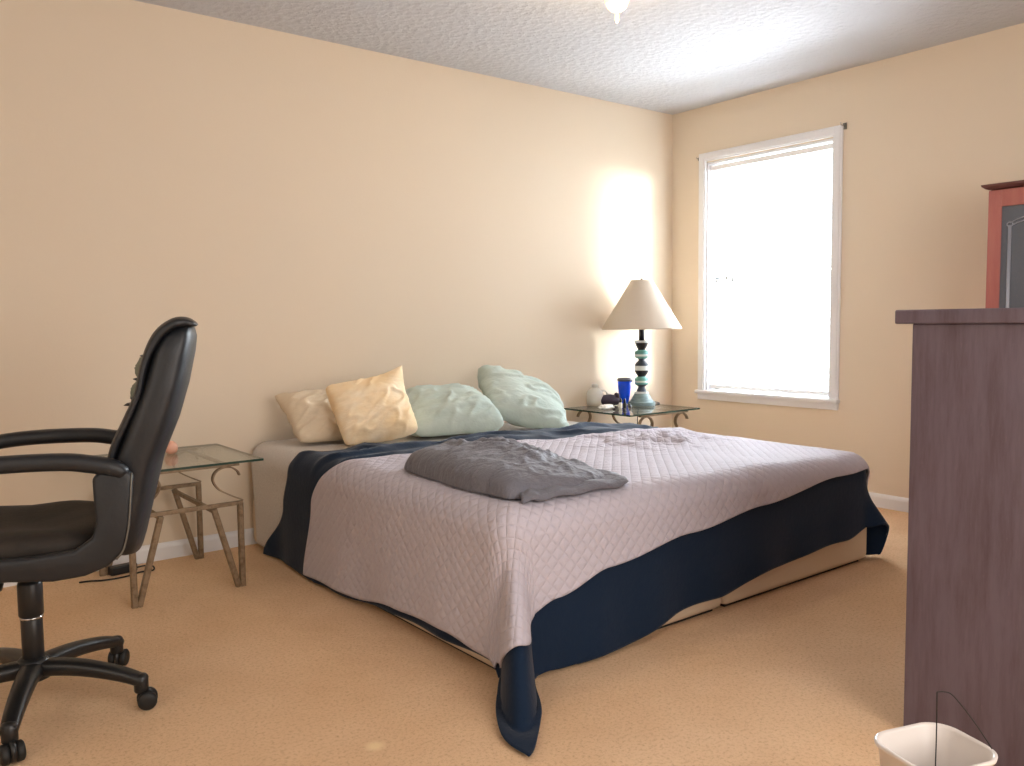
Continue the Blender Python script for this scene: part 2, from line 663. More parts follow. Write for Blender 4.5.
def drape(fx, fy, off, extra=0.0, wave=1.0):
    """flat cloth point -> point on the bed, hanging round its edges"""
    L, R, F, T = BX0 - off, BX1 + off, BF - off, T0 + off
    Lr, Rr, Fr = L + rb, R - rb, F + rb
    sl, sr, sf = max(0.0, Lr - fx), max(0.0, fx - Rr), max(0.0, Fr - fy)
    sx, dx = (sl, -1) if sl > 0 else (sr, 1)
    bx, by = min(max(fx, Lr), Rr), max(fy, Fr)
    z = T + 0.010 * fbm(fx * 1.3, fy * 1.3, 1.0, 2) - 0.038 * max(0.0, min(1.0, (bx + 2.3) / 1.1))
    ex = min(1.0, min(abs(fx - Lr), abs(fx - Rr)) / 0.15)
    if sx == 0 and sf == 0:
        return Vector((bx, by, z)), 0.0
    rho = hypot(sx, sf)
    th = atan2(sf, sx)
    # straight runs wave a little, the corners swing out
    if sx > 0 and sf > 0:
        f = flare(th, dx)
        al = 0.0
    elif sx > 0:
        f = flare(0.0, dx) + 0.03 * wave * sin(fy * 7.0 + 1.0) + 0.02 * wave * sin(fy * 17.0)
        k = min(1.0, (fy - Fr) / 0.25)
        f = flare(0, dx) * (1 - k) + f * k
    else:
        f0 = flare(pi / 2, -1 if fx < xm else 1)
        g = 0.05 + 0.025 * wave * sin(fx * 9.0) + 0.02 * wave * sin(fx * 21.0 + 2)
        k = min(1.0, min(fx - Lr, Rr - fx) / 0.25)
        f = f0 * (1 - k) + g * k
    f += extra
    q = rb * pi / 2
    if rho < q:
        a = rho / rb
        out, down = rb * sin(a), rb * (1 - cos(a))
    else:
        ph = atan(f)
        l = rho - q
        # the bend from vertical to the flared line is gradual
        l0 = min(l, 0.12)
        out = rb + (l0 * l0 / 0.24) * sin(ph) + (l - l0) * sin(ph)
        down = rb + l0 * (1 - 0.5 * (1 - cos(ph))) + (l - l0) * cos(ph)
    zz = z - down
    lim = 0.006 + off * 0.3
    if zz < lim:
        out += (lim - zz) * 0.45
        zz = lim + 0.004 * (0.5 + 0.5 * sin(fx * 40 + fy * 31))
    return Vector((bx + dx * cos(th) * out, by - sin(th) * out, zz)), rho


def interp(tab, t):
    if t <= tab[0][0]:
        return tab[0][1]
    for (a, va), (b, vb) in zip(tab, tab[1:]):
        if t <= b:
            k = (t - a) / (b - a)
            k = k * k * (3 - 2 * k)
            return va + (vb - va) * k
    return tab[-1][1]


def cloth(name, mat, off, nu, nv, xl, xr, yh, yf, thick, lift=None, extra=None, wave=1.0):
    """xl, xr: tables over v (0 head .. 1 foot); yh, yf: tables over u (0 left .. 1 right)"""
    bm = NB()
    uvl = bm.loops.layers.uv.new('flat')
    rows = []
    fl = {}
    for j in range(nv + 1):
        v = j / nv
        row = []
        for i in range(nu + 1):
            u = i / nu
            x0, x1 = interp(xl, v), interp(xr, v)
            fx = x0 + (x1 - x0) * u
            y0, y1 = interp(yh, u), interp(yf, u)
            fy = y0 + (y1 - y0) * v
            p, rho = drape(fx, fy, off, extra(fx, fy) if extra else 0.0, wave)
            if lift:
                k = max(0.0, 1 - rho / (rb * 1.6))
                p.z += lift(fx, fy) * k
            w = bm.verts.new(p)
            fl[w] = (fx, fy)
            row.append(w)
        rows.append(row)
    grid_faces(bm, rows)
    for f in bm.faces:
        for l in f.loops:
            l[uvl].uv = fl[l.vert]
    o = link_mesh(name, bm, mat)
    md = o.modifiers.new('thickness', 'SOLIDIFY')
    md.thickness = thick
    md.offset = 1.0
    if o.data.polygons[len(o.data.polygons) // 2].normal.z < 0:
        o.data.flip_normals()
    return o


LL = BX0 + rb          # flat x where the left drop starts
FF = BF + rb           # flat y where the foot drop starts
RR = BX1 - rb
qd = rb * pi / 2


def hang(down):
    """cloth length from the start of the edge to a given drop"""
    return qd + (down - rb)


# grey sheet over the mattress, hanging down the left side by the head
s = cloth('bed_sheet', 'grey_sheet', 0.004, 150, 90,
          [(0, LL - hang(0.47)), (0.35, LL - hang(0.47)), (0.55, LL - hang(0.28)), (1, LL - hang(0.2))],
          [(0, RR + 0.14), (0.4, RR + 0.14), (1, RR + hang(0.2))],
          [(0, -0.10), (0.2, -0.05), (0.3, -0.025), (1, -0.025)],
          [(0, FF - 0.10), (1, FF - 0.10)], 0.002,
          lift=lambda x, y: 0.004 * fbm(x * 5, y * 5, 3, 3) if y > -0.9 else 0.0)
tag(s, 'light grey sheet over the mattress, hanging to the floor at the head of the bed', 'sheet')


# navy blanket under the quilt
def navy_lift(x, y):
    k = max(0.0, min(1.0, (y + 1.02) / 0.16))
    r = abs(fbm(x * 2.6 + 4, y * 5.5, 7.0, 2))
    h = k * (0.004 + 0.022 * max(0.0, 0.34 - r) / 0.34)
    h += k * 0.030 * exp(-((x + 1.50) / 0.18) ** 2) + k * 0.012 * exp(-((x + 2.0) / 0.3) ** 2)
    return max(0.0, h)


s = cloth('blanket', 'navy_cloth', 0.010, 230, 190,
          [(0, LL - hang(0.50)), (0.3, LL - hang(0.500)), (0.55, LL - hang(0.466)), (0.78, LL - hang(0.452)), (0.88, LL - hang(0.466)), (0.94, LL - hang(0.45)), (1, LL - 0.46)],
          [(0, RR + 0.15), (0.25, RR + 0.15), (0.45, RR + hang(0.42)), (0.9, RR + hang(0.475)), (0.94, RR + hang(0.47)), (1, RR + 0.26)],
          [(0, -0.24), (0.10, -0.44), (0.17, -0.50), (0.24, -0.62), (0.32, -0.62), (0.45, -0.73), (0.55, -0.69), (0.65, -0.72), (0.75, -0.66), (1, -0.62)],
          [(0, FF - 0.66), (0.06, FF - 0.60), (0.14, FF - hang(0.53)), (0.21, FF - hang(0.505)), (0.30, FF - hang(0.495)), (0.5, FF - hang(0.43)), (0.65, FF - hang(0.375)), (0.84, FF - hang(0.335)), (0.92, FF - hang(0.30)), (1, FF - 0.30)],
          0.004, lift=navy_lift,
          extra=lambda x, y: (0.022 * (1 + sin(y * 22)) * max(0.0, min(1.0, (y + 0.95) / 0.2)) if x < LL else 0.0))
tag(s, 'navy blanket under the mauve quilt, hanging below it at the foot of the bed', 'blanket')


# mauve quilt
def quilt_lift(x, y):
    w = max(0.0, 1 - hypot((x + 1.55) / 0.55, (y + 1.25) / 0.35))
    r = abs(fbm(x * 4.0, y * 5.0 + 3, 11.0, 4))
    e = exp(-((y + 1.03) / 0.05) ** 2) * 0.012
    return 0.032 * w * max(0.0, 0.35 - r) / 0.35 + 0.003 * (1 + fbm(x * 6, y * 6, 5, 3)) + e + 0.012 * exp(-((x + 1.35) / 0.18) ** 2 - ((y + 1.05) / 0.2) ** 2)


s = cloth('quilt', 'mauve_quilt', 0.020, 260, 170,
          [(0, LL - hang(0.505)), (0.3, LL - hang(0.500)), (0.5, LL - hang(0.462)), (0.75, LL - hang(0.446)), (0.85, LL - hang(0.462)), (1, LL - hang(0.46))],
          [(0, RR + 0.16), (0.15, RR + 0.2), (0.5, RR + hang(0.30)), (1, RR + hang(0.30))],
          [(0, -0.70), (0.12, -0.76), (0.22, -0.95), (0.30, -1.03), (0.5, -1.00), (0.6, -1.05), (0.72, -1.0), (0.8, -1.04), (1, -1.03)],
          [(0, FF - 0.17), (0.04, FF - 0.32), (0.107, FF - 0.40), (0.165, FF - 0.39), (0.22, FF - hang(0.30)), (0.30, FF - hang(0.245)), (0.45, FF - hang(0.20)), (0.6, FF - hang(0.145)), (0.8, FF - hang(0.085)), (1, FF - 0.11)],
          0.007, lift=quilt_lift)
tag(s, 'pale mauve quilt with stitched diamonds spread over the bed', 'quilt')

# charcoal comforter, folded, on the quilt
ct = thing('folded_comforter', 'charcoal comforter folded into a thick pad lying on the mauve quilt', 'comforter', (-2.63, -1.52, 0.519))


def comforter():
    A, B, C, D = (-0.30, 0.26), (-0.34, -0.46), (0.12, -0.46), (0.26, 0.38)   # head-left, foot-left, foot-right, head-right
    nu, nv = 90, 110
    bm = NB()
    top, bot = [], []
    for j in range(nv + 1):
        v = j / nv
        rt_, rb_ = [], []
        for i in range(nu + 1):
            u = i / nu
            # slight superellipse rounding of the outline
            uu, vv = 2 * u - 1, 2 * v - 1
            qx = uu * sqrt(max(0, 1 - 0.16 * vv * vv * vv * vv))
            qy = vv * sqrt(max(0, 1 - 0.16 * uu * uu * uu * uu))
            a, b = (qx + 1) / 2, (qy + 1) / 2
            x = (A[0] * (1 - a) + D[0] * a) * (1 - b) + (B[0] * (1 - a) + C[0] * a) * b
            y = (A[1] * (1 - a) + D[1] * a) * (1 - b) + (B[1] * (1 - a) + C[1] * a) * b
            edge = max(0.0, (1 - abs(uu) ** 5) * (1 - abs(vv) ** 5)) ** 0.42
            hgt = 0.100 * (1 - 0.42 * a) * (1 - 0.10 * b) + 0.02 * exp(-((a - 0.45) / 0.2) ** 2 - ((b - .45) / .3) ** 2)
            rid = 1 - min(1.0, abs(fbm(x * 3.0 + y * 2.0, y * 4.6 - x * 3.4, 4.2, 2)) / 0.30)
            rid2 = 1 - min(1.0, abs(fbm(x * 7 - y * 3, y * 6 + x * 4, 8.1, 2)) / 0.35)
            wr = (0.020 * rid * rid * (3 - 2 * rid) + 0.008 * rid2 * rid2 * (3 - 2 * rid2)) * (0.10 + 0.85 * min(1.0, a * 1.5))
            rid3 = 1 - min(1.0, abs(fbm(x * 6 + y * 9, y * 15 - x * 11, 3.3, 2)) / 0.3)
            wr += 0.0065 * rid3 * rid3 * (3 - 2 * rid3) * (0.15 + 0.85 * min(1.0, a * 2))
            hgt = hgt * edge + wr * edge + 0.006 * fbm(x * 3, y * 3, 2.0, 2) * edge
            x += 0.012 * fbm(x * 5, y * 5, 9.0, 2)
            y += 0.012 * fbm(x * 5, y * 5, 19.0, 2)
            low = 0.012 * (1 - edge)
            rt_.append((x, y, max(0.012, low + hgt)))
            rb_.append((x, y, low * 0.3))
        top.append(rt_)
        bot.append(rb_)
    vt = [[bm.verts.new(p) for p in r] for r in top]
    vb = [[bm.verts.new(p) for p in r] for r in bot]
    grid_faces(bm, vt)
    grid_faces(bm, vb)
    rim_t = [vt[0][i] for i in range(nu + 1)] + [vt[j][nu] for j in range(1, nv + 1)] + [vt[nv][i] for i in range(nu - 1, -1, -1)] + [vt[j][0] for j in range(nv - 1, 0, -1)]
    rim_b = [vb[0][i] for i in range(nu + 1)] + [vb[j][nu] for j in range(1, nv + 1)] + [vb[nv][i] for i in range(nu - 1, -1, -1)] + [vb[j][0] for j in range(nv - 1, 0, -1)]
    n = len(rim_t)
    for i in range(n):
        j = (i + 1) % n
        bm.faces.new((rim_t[i], rim_t[j], rim_b[j], rim_b[i]))
    return bm


link_mesh('folded_body', comforter(), 'charcoal_cloth', ct)
# loose lower layer with a hem, showing along the foot and window sides
bm = NB()
rows = []
path = [(0.27, 0.30), (0.24, 0.05), (0.20, -0.20), (0.17, -0.42), (0.12, -0.495), (-0.06, -0.50), (-0.22, -0.50), (-0.30, -0.485)]
P2 = smooth_path([(x, y, 0) for x, y in path], 10)
for k, p in enumerate(P2):
    inn = Vector((-0.05, -0.05, 0))
    d = (inn - p).normalized()
    rows.append([bm.verts.new(p + d * s_ + Vector((0, 0, z_ + 0.004 * sin(k * 0.7)))) for s_, z_ in ((0, 0.006), (0.012, 0.020), (0.05, 0.026), (0.10, 0.030), (0.14, 0.03))])
grid_faces(bm, rows)
o = link_mesh('hem_layer', bm, 'charcoal_cloth', ct)
md = o.modifiers.new('thickness', 'SOLIDIFY'); md.thickness = 0.012


# ------------------------------------------------------------------ pillows
def pillow(name, mat, label, w, h, t, loc, rot, seed, pinch=0.10, ears=(0, 0, 0, 0), wr=0.012, group='pillows at the head of the bed'):
    """ears: how far the corners (-- , +- , ++ , -+) are drawn out"""
    n = 46
    bm = NB()
    sheets = []
    for sgn in (1, -1):
        rows = []
        for j in range(n + 1):
            v = -1 + 2 * j / n
            row = []
            for i in range(n + 1):
                u = -1 + 2 * i / n
                x = w / 2 * u * (1 - pinch * (1 - v * v) * abs(u) ** 3 * 0.5 - 0.10 * abs(v) ** 6 * abs(u) ** 6)
                y = h / 2 * v * (1 - pinch * (1 - u * u) * abs(v) ** 3 * 0.5 - 0.10 * abs(u) ** 6 * abs(v) ** 6)
                for (cu, cv), e in zip(((-1, -1), (1, -1), (1, 1), (-1, 1)), ears):
                    k = max(0.0, 1 - hypot(u - cu, v - cv) / 0.75) ** 2
                    x += cu * e * k
                    y += cv * e * k
                th = t / 2 * ((1 - abs(u) ** 2.6) * (1 - abs(v) ** 2.6)) ** 0.55
                nx = fbm(u * 1.2 + seed, v * 1.2, sgn * 3.0, 1) * wr * 1.2
                rid = 1 - min(1.0, abs(fbm(u * 1.0 + v * 0.9 + seed, v * 2.6 - u * 1.9, sgn + seed, 2)) / 0.3)
                rid = rid * rid * (3 - 2 * rid)
                th += (nx + wr * rid) * min(1.0, th / (t * 0.2))
                row.append((x, y, sgn * max(th, 0.0015)))
            rows.append([bm.verts.new(p) for p in row])
        sheets.append(rows)
        grid_faces(bm, rows)
    bmesh.ops.remove_doubles(bm, verts=bm.verts[:], dist=0.0032)
    o = link_mesh(name, bm, mat)
    o.location = loc
    o.rotation_euler = rot
    # the soft underside flattens on the bed, the back on the wall
    mw = Matrix.LocRotScale(Vector(loc), o.rotation_euler, None)
    mi = mw.inverted()
    for v_ in o.data.vertices:
        p_ = mw @ v_.co
        zf = drape(p_.x, min(p_.y, -0.03), 0.0)[0].z + 0.012
        if p_.z < zf + 0.02:
            d_ = (zf + 0.02) - p_.z
            p_.z = zf + 0.02 / (1 + d_ / 0.02)
        if p_.y > -0.022:
            p_.y = -0.022 + 0.02 * (p_.y + 0.022)
        v_.co = mi @ p_
    return tag(o, label, 'pillow', group)


R_ = radians
pillow('pillow', 'beige_pillow_cloth', 'beige pillow leaning on the wall, leftmost on the bed', 0.50, 0.32, 0.15, (-2.67, -0.26, 0.615), (R_(40), 0, R_(3)), 1.0, ears=(0, 0, 0, 0.02))
pillow('pillow', 'cream_pillow_cloth', 'cream yellow pillow standing up with one pointed corner', 0.365, 0.325, 0.18, (-2.60, -0.50, 0.655), (R_(58), R_(-8), R_(-8)), 3.3, pinch=0.04, ears=(0.0, 0.0, 0.05, 0.01), wr=0.012)
pillow('pillow', 'mint_pillow_cloth', 'pale mint pillow lying flat between the cream pillow and the propped mint one', 0.52, 0.36, 0.22, (-2.13, -0.40, 0.600), (R_(24), 0, R_(-4)), 5.1, pinch=0.03, wr=0.014)
pillow('pillow', 'mint_pillow_cloth', 'pale mint pillow propped at an angle, nearest the table lamp', 0.54, 0.37, 0.20, (-1.60, -0.35, 0.622), (R_(38), R_(20), R_(-6)), 8.4, pinch=0.02, ears=(0, 0, 0, 0.0), wr=0.014)


# ------------------------------------------------------------------ glass side tables
def side_table(label, cx, cy, zs=1.0):
    t = thing('side_table', label, 'table', (cx, cy, 0), group='scrolled metal side tables with glass tops')
    t.scale = (1, 1, zs)
    bm = NB(); box(bm, -0.30, 0.30, -0.28, 0.28, 0.502, 0.511)
    gt = link_mesh('glass_top', bm, ['table_glass', 'glass_edge'], t, False)
    for p_ in gt.data.polygons:
        if abs(p_.normal.z) < 0.5:
            p_.material_index = 1
    lx, ly = 0.205, 0.26
    za = 0.34
    bar = 0.020
    # each leg: an upright corner post and a slanted strut meeting at the foot
    for sx_ in (-1, 1):
        for sy_ in (-1, 1):
            bm = NB()
            x, y = sx_ * lx, sy_ * ly
            tube(bm, [(x, y, 0.0), (x, y, za)], 0.011, 8, power=6)
            tube(bm, [(x - sx_ * 0.016, y, 0.0), (x - sx_ * 0.105, y, za - 0.012)], 0.011, 8, power=6)
            sharp(link_mesh('leg', bm, 'bronze_iron', t))
    bm = NB()
    for sy_ in (-1, 1):
        box(bm, -lx - .01, lx + .01, sy_ * ly - 0.008, sy_ * ly + 0.008, za - 0.008, za + 0.008)
    for sx_ in (-1, 1):
        box(bm, sx_ * 0.098 - 0.008, sx_ * 0.098 + 0.008, -ly, ly, za - 0.026, za - 0.010)
    bevel(link_mesh('apron_frame', bm, 'bronze_iron', t, False), 0.002)
    bm = NB()
    for sy_ in (-1, 1):
        box(bm, -lx, lx, sy_ * ly - 0.010, sy_ * ly + 0.010, 0.491, 0.501)
    for sx_ in (-1, 1):
        box(bm, sx_ * 0.16 - 0.01, sx_ * 0.16 + 0.01, -ly, ly, 0.491, 0.501)
    bevel(link_mesh('top_frame', bm, 'bronze_iron', t, False), 0.002)
    prof = [(0.215, 0.350), (0.165, 0.376), (0.122, 0.404), (0.100, 0.440), (0.108, 0.470), (0.135, 0.487), (0.170, 0.487), (0.196, 0.470), (0.205, 0.452)]
    for sx_ in (-1, 1):
        for sy_ in (-1, 1):
            bm = NB()
            ribbon(bm, smooth_path([(sx_ * a, sy_ * ly, z) for a, z in prof], 7), (0, 1, 0), 0.020, 0.006)
            sharp(link_mesh('scroll', bm, 'bronze_iron', t), 50)
    return t


side_table('bronze scrolled side table with a nearly bare glass top, behind the office chair', -3.475, -0.355)
side_table('bronze scrolled side table with a glass top carrying the lamp in the window corner', -0.745, -0.335, 1.018)
TZ = 0.5205

# ------------------------------------------------------------------ table lamp
lp = thing('table_lamp', 'table lamp with a beige cone shade on stacked teal and black turned beads', 'lamp', (-0.575, -0.258, TZ))
k = 0.00141
px = [(612, 60), (604, 61), (597, 60), (593, 52), (588, 48), (578, 42), (568, 37), (563, 33), (560, 32), (553, 31), (551, 22), (545, 21), (536, 17), (530, 14), (524, 20), (519, 29), (510, 31), (502, 31), (494, 30), (489, 28), (484, 19), (481, 18),
      (472, 25), (464, 29), (456, 31), (446, 32), (436, 31), (428, 29), (420, 23), (413, 15), (409, 14), (404, 20), (400, 28), (394, 31), (385, 32), (376, 31), (370, 28), (366, 18), (362, 17), (356, 21), (346, 26), (336, 28), (334, 31), (327, 32), (324, 28)]
prof = [(max(0.004, hwid * k), (612 - y) * k) for y, hwid in px]
cols = []
for y, hwid in px[:-1]:
    if y > 592: c = 4
    elif y > 562: c = 4
    elif y > 551: c = 2
    elif y > 522: c = 3
    elif y > 512: c = 1
    elif y > 502: c = 2
    elif y > 486: c = 1
    elif y > 457: c = 0
    elif y > 436: c = 2
    elif y > 408: c = 3
    elif y > 394: c = 1
    elif y > 385: c = 2
    elif y > 369: c = 1
    elif y > 335: c = 0
    else: c = 2
    cols.append(c)
bm = NB(); lathe(bm, prof, 36, mids=cols)
o = sharp(link_mesh('turned_base', bm, ['lamp_black', 'lamp_teal', 'lamp_white', 'lamp_slate', 'lamp_grey'], lp), 50)
bm = NB(); lathe(bm, [(0.018, 0.405), (0.018, 0.500), (0.010, 0.505), (0.010, 0.53)], 20)
link_mesh('stem', bm, 'lamp_black', lp)
bm = NB()
r0, z0, r1, z1 = 0.246, 0.476, 0.066, 0.780
lathe(bm, [(r0, z0), (r0 + .002, z0 + 0.006), (r1, z1), (r1 - 0.004, z1), (r0 - .004, z0 + .004), (r0, z0)], 64, cap=False)
bmesh.ops.remove_doubles(bm, verts=bm.verts[:], dist=0.0003)
sharp(link_mesh('lamp_shade', bm, 'shade_fabric', lp), 40)
bm = NB()
tube(bm, smooth_path([(0.012, 0, 0.51), (0.05, 0, 0.60), (0.045, 0, 0.70), (0.0, 0, 0.775), (-0.045, 0, 0.70), (-0.05, 0, 0.60), (-0.012, 0, 0.51)], 6), 0.002, 6)
for a in range(3):
    tube(bm, [(0, 0, 0.776), (0.064 * cos(a * 2.094), 0.064 * sin(a * 2.094), 0.777)], 0.0018, 6)
link_mesh('harp', bm, 'grey_metal', lp)
bm = NB(); lathe(bm, [(0.003, 0.775), (0.006, 0.780), (0.007, 0.786), (0.004, 0.791), (0.001, 0.794)], 12)
link_mesh('finial', bm, 'grey_metal', lp)
bm = NB()
lathe(bm, [(0.014, 0.52), (0.016, 0.55), (0.030, 0.60), (0.030, 0.625), (0.018, 0.645), (0.004, 0.652)], 20)
link_mesh('bulb', bm, 'milky_plastic', lp)
bm = NB()
tube(bm, smooth_path([(0.08, -0.02, 0.004), (0.13, -0.03, 0.004), (0.17, 0.02, 0.004), (0.20, 0.10, 0.004), (0.19, 0.155, 0.004), (0.185, 0.20, -0.02), (0.18, 0.21, -0.25), (0.2, 0.215, -0.49)], 6), 0.003, 6)
link_mesh('cord', bm, 'dark_rubber', lp)

# ------------------------------------------------------------------ small things on the lamp table
def at(pxx, pyy, z):
    d = fw + rt * ((pxx - 512) / 840.5568) - up * ((pyy - 383) / 840.5568)
    c = Vector(M.translation)
    t_ = (z - c.z) / d.z
    return c + d * t_


t = thing('tumbler', 'translucent blue tumbler with a grey lid next to the table lamp', 'cup', (-0.618, -0.150, TZ))
bm = NB()
lathe(bm, [(0.004, 0.003), (0.024, 0.002), (0.027, 0.008), (0.034, 0.05), (0.041, 0.11), (0.043, 0.150), (0.040, 0.150), (0.036, 0.10), (0.024, 0.012), (0.004, 0.010)], 32)
link_mesh('cup_body', bm, 'blue_plastic', t)
bm = NB(); lathe(bm, [(0.040, 0.146), (0.045, 0.150), (0.045, 0.160), (0.040, 0.168), (0.012, 0.171)], 32)
link_mesh('lid', bm, 'grey_lid', t)
bm = NB(); tube(bm, smooth_path([(0.040, 0, 0.150), (0.055, -0.005, 0.152), (0.062, -0.008, 0.142)], 5), 0.006, 8)
link_mesh('spout', bm, 'dark_rubber', t)

t = thing('plastic_jug', 'milky white plastic jug with a loop handle and small cap near the wall', 'jug', (-0.805, -0.075, TZ))
bm = NB()
lathe(bm, [(0.030, 0.0), (0.050, 0.003), (0.052, 0.02), (0.052, 0.07), (0.047, 0.088), (0.030, 0.106), (0.018, 0.114), (0.016, 0.118)], 28)
link_mesh('jug_body', bm, 'milky_plastic', t)
bm = NB(); lathe(bm, [(0.019, 0.114), (0.019, 0.132), (0.015, 0.136), (0.004, 0.137)], 20)
link_mesh('cap', bm, 'milky_plastic', t)
bm = NB(); tube(bm, smooth_path([(0.034, -0.026, 0.092), (0.058, -0.040, 0.088), (0.066, -0.046, 0.06), (0.058, -0.040, 0.030), (0.040, -0.030, 0.024)], 6), 0.006, 8)
link_mesh('handle', bm, 'milky_plastic', t)

t = thing('plush_mouse', 'small dark plum rounded toy with a pointed tip between jug and blue tumbler', 'toy', (-0.700, -0.215, TZ), radians(-35))
bm = NB()
tube(bm, [(-0.060, 0, 0.020), (-0.052, 0, 0.024), (-0.03, 0, 0.030), (0.0, 0, 0.031), (0.03, 0, 0.028), (0.05, 0, 0.026), (0.058, 0, 0.030)], [0.004, 0.018, 0.028, 0.031, 0.026, 0.016, 0.006], 16, ry=[0.004, 0.02, 0.032, 0.036, 0.03, 0.018, 0.006])
link_mesh('body', bm, 'plum_cloth', t)
for s_ in (-1, 1):
    bm = NB(); tube(bm, [(0.030, s_ * 0.016, 0.048), (0.033, s_ * 0.02, 0.062), (0.036, s_ * 0.022, 0.068)], [0.010, 0.009, 0.003], 10)
    link_mesh('ear', bm, 'plum_cloth', t)
t.location = at(610.5, 405.5, TZ)
t.scale = (1.25, 1.25, 1.15)

for (pxx, pyy, hgt, lab, c1) in ((620.5, 408.3, 0.062, 'tiny bottle with a white body and black top in front of the blue tumbler', 'paper_white'),
                               (624.8, 408.0, 0.058, 'tiny all-black bottle in front of the blue tumbler', 'lamp_black'),
                               (630.0, 407.2, 0.022, 'very small squat dark bottle right of the two tiny bottles', 'lamp_slate')):
    p = at(pxx, pyy, TZ)
    t = thing('small_bottle', lab, 'bottle', p, group='tiny bottles on the lamp table')
    bm = NB(); lathe(bm, [(0.009, 0.0), (0.011, 0.002), (0.011, hgt * 0.5), (0.006, hgt * 0.58), (0.006, hgt * 0.62)], 16)
    link_mesh('bottle_body', bm, c1, t)
    bm = NB(); lathe(bm, [(0.007, hgt * 0.58), (0.0075, hgt * 0.60), (0.006, hgt * 0.97), (0.003, hgt)], 16)
    link_mesh('bottle_cap', bm, 'lamp_black', t)

# crumpled tissue
bm = NB()
bmesh.ops.create_icosphere(bm, subdivisions=4, radius=1)
for v_ in bm.verts:
    n_ = 1 + 0.45 * fbm(v_.co.x * 1.8, v_.co.y * 1.8, v_.co.z * 1.8 + 3, 3)
    v_.co = Vector((v_.co.x * 0.050 * n_, v_.co.y * 0.035 * n_, max(0.0, 0.013 + v_.co.z * 0.014 * n_)))
o = link_mesh('tissue', bm, 'paper_white')
o.location = at(606, 409, TZ)
tag(o, 'crumpled white tissue lying on the lamp table below the jug', 'tissue')

# ------------------------------------------------------------------ left table: pink ornament
bm = NB()
lathe(bm, [(0.010, 0.0), (0.020, 0.003), (0.027, 0.016), (0.028, 0.026), (0.024, 0.040), (0.015, 0.050), (0.003, 0.054)], 24)
o = link_mesh('ornament', bm, 'pink_ceramic')
o.location = (-3.425, -0.25, 0.511)
tag(o, 'small pink egg-shaped ornament on the side table behind the office chair', 'ornament')

# power adapter and its cable on the carpet
t = thing('power_adapter', 'black power adapter with thin cable on the carpet behind the office chair', 'adapter', (-3.605, -0.115, 0), radians(8))
bm = NB(); box(bm, -0.055, 0.055, -0.022, 0.022, 0.002, 0.038)
bevel(link_mesh('adapter_body', bm, 'black_plastic', t, False), 0.006)
bm = NB()
tube(bm, smooth_path([(0.05, 0, 0.012), (0.09, -0.005, 0.014), (0.115, -0.03, 0.012), (0.10, -0.07, 0.006), (0.05, -0.06, 0.006), (-0.02, -0.075, 0.005), (-0.10, -0.06, 0.005), (-0.14, -0.03, 0.005), (-0.18, -0.015, 0.005)], 8), 0.0035, 8)
link_mesh('cable', bm, 'dark_rubber', t)

# ------------------------------------------------------------------ office chair (local +X is forward)
ch = thing('office_chair', 'black high-back office chair with torn padding, facing left in front of the side table', 'chair', (-4.11, -1.327, 0), radians(162.55))
# star base
bm = NB(); lathe(bm, [(0.030, 0.085), (0.044, 0.092), (0.046, 0.120), (0.040, 0.142), (0.032, 0.150)], 24)
link_mesh('base_hub', bm, 'black_plastic', ch)
bm = NB(); lathe(bm, [(0.026, 0.148), (0.027, 0.150), (0.027, 0.256), (0.025, 0.260)], 24)
link_mesh('gas_lift', bm, 'black_plastic', ch)
bm = NB(); lathe(bm, [(0.029, 0.257), (0.029, 0.263), (0.026, 0.264)], 24)
link_mesh('lift_ring', bm, 'chrome', ch)
bm = NB(); lathe(bm, [(0.029, 0.264), (0.031, 0.268), (0.031, 0.352), (0.028, 0.360), (0.023, 0.362), (0.023, 0.40)], 24)
link_mesh('lift_cover', bm, 'black_plastic', ch)
for a in (-38.5, 33.4, -109, 105.5, 177.5):
    a = radians(a - 162.55)
    ca, sa = cos(a), sin(a)
    bm = NB()
    prof = [(0.020, 0.118), (0.07, 0.120), (0.13, 0.117), (0.19, 0.108), (0.245, 0.096), (0.285, 0.083), (0.303, 0.074)]
    tube(bm, smooth_path([(r * ca, r * sa, z) for r, z in prof], 3), [0.024 - 0.009 * i / 18 for i in range(19)], 12, ry=[0.030 - 0.011 * i / 18 for i in range(19)], power=2.8)
    leg = link_mesh('base_leg', bm, 'black_plastic', ch)
    bm = NB()
    lathe(bm, [(0.017, 0.048), (0.019, 0.052), (0.019, 0.090), (0.014, 0.096), (0.006, 0.098)], 16, (0.293 * ca, 0.293 * sa))
    link_mesh('leg_socket', bm, 'black_plastic', leg)
    # caster: hood and two wheels
    da = a + radians(25)
    wx, wy = 0.293 * ca + 0.014 * cos(da), 0.293 * sa + 0.014 * sin(da)
    tx, ty = -sin(da), cos(da)
    bm = NB()
    tube(bm, [(wx - tx * 0.006, wy - ty * 0.006, 0.030), (wx + tx * 0.006, wy + ty * 0.006, 0.030)], 0.027, 20)
    cst = link_mesh('caster', bm, 'black_plastic', ch)
    for s_ in (-1, 1):
        bm = NB()
        q = [(0.007, 0.020), (0.009, 0.025), (0.022, 0.025), (0.026, 0.020), (0.027, 0.008)]
        tube(bm, [(wx + tx * s_ * d, wy + ty * s_ * d, 0.0255) for d, r in q], [r for d, r in q], 22)
        link_mesh('wheel', bm, 'dark_rubber', cst)
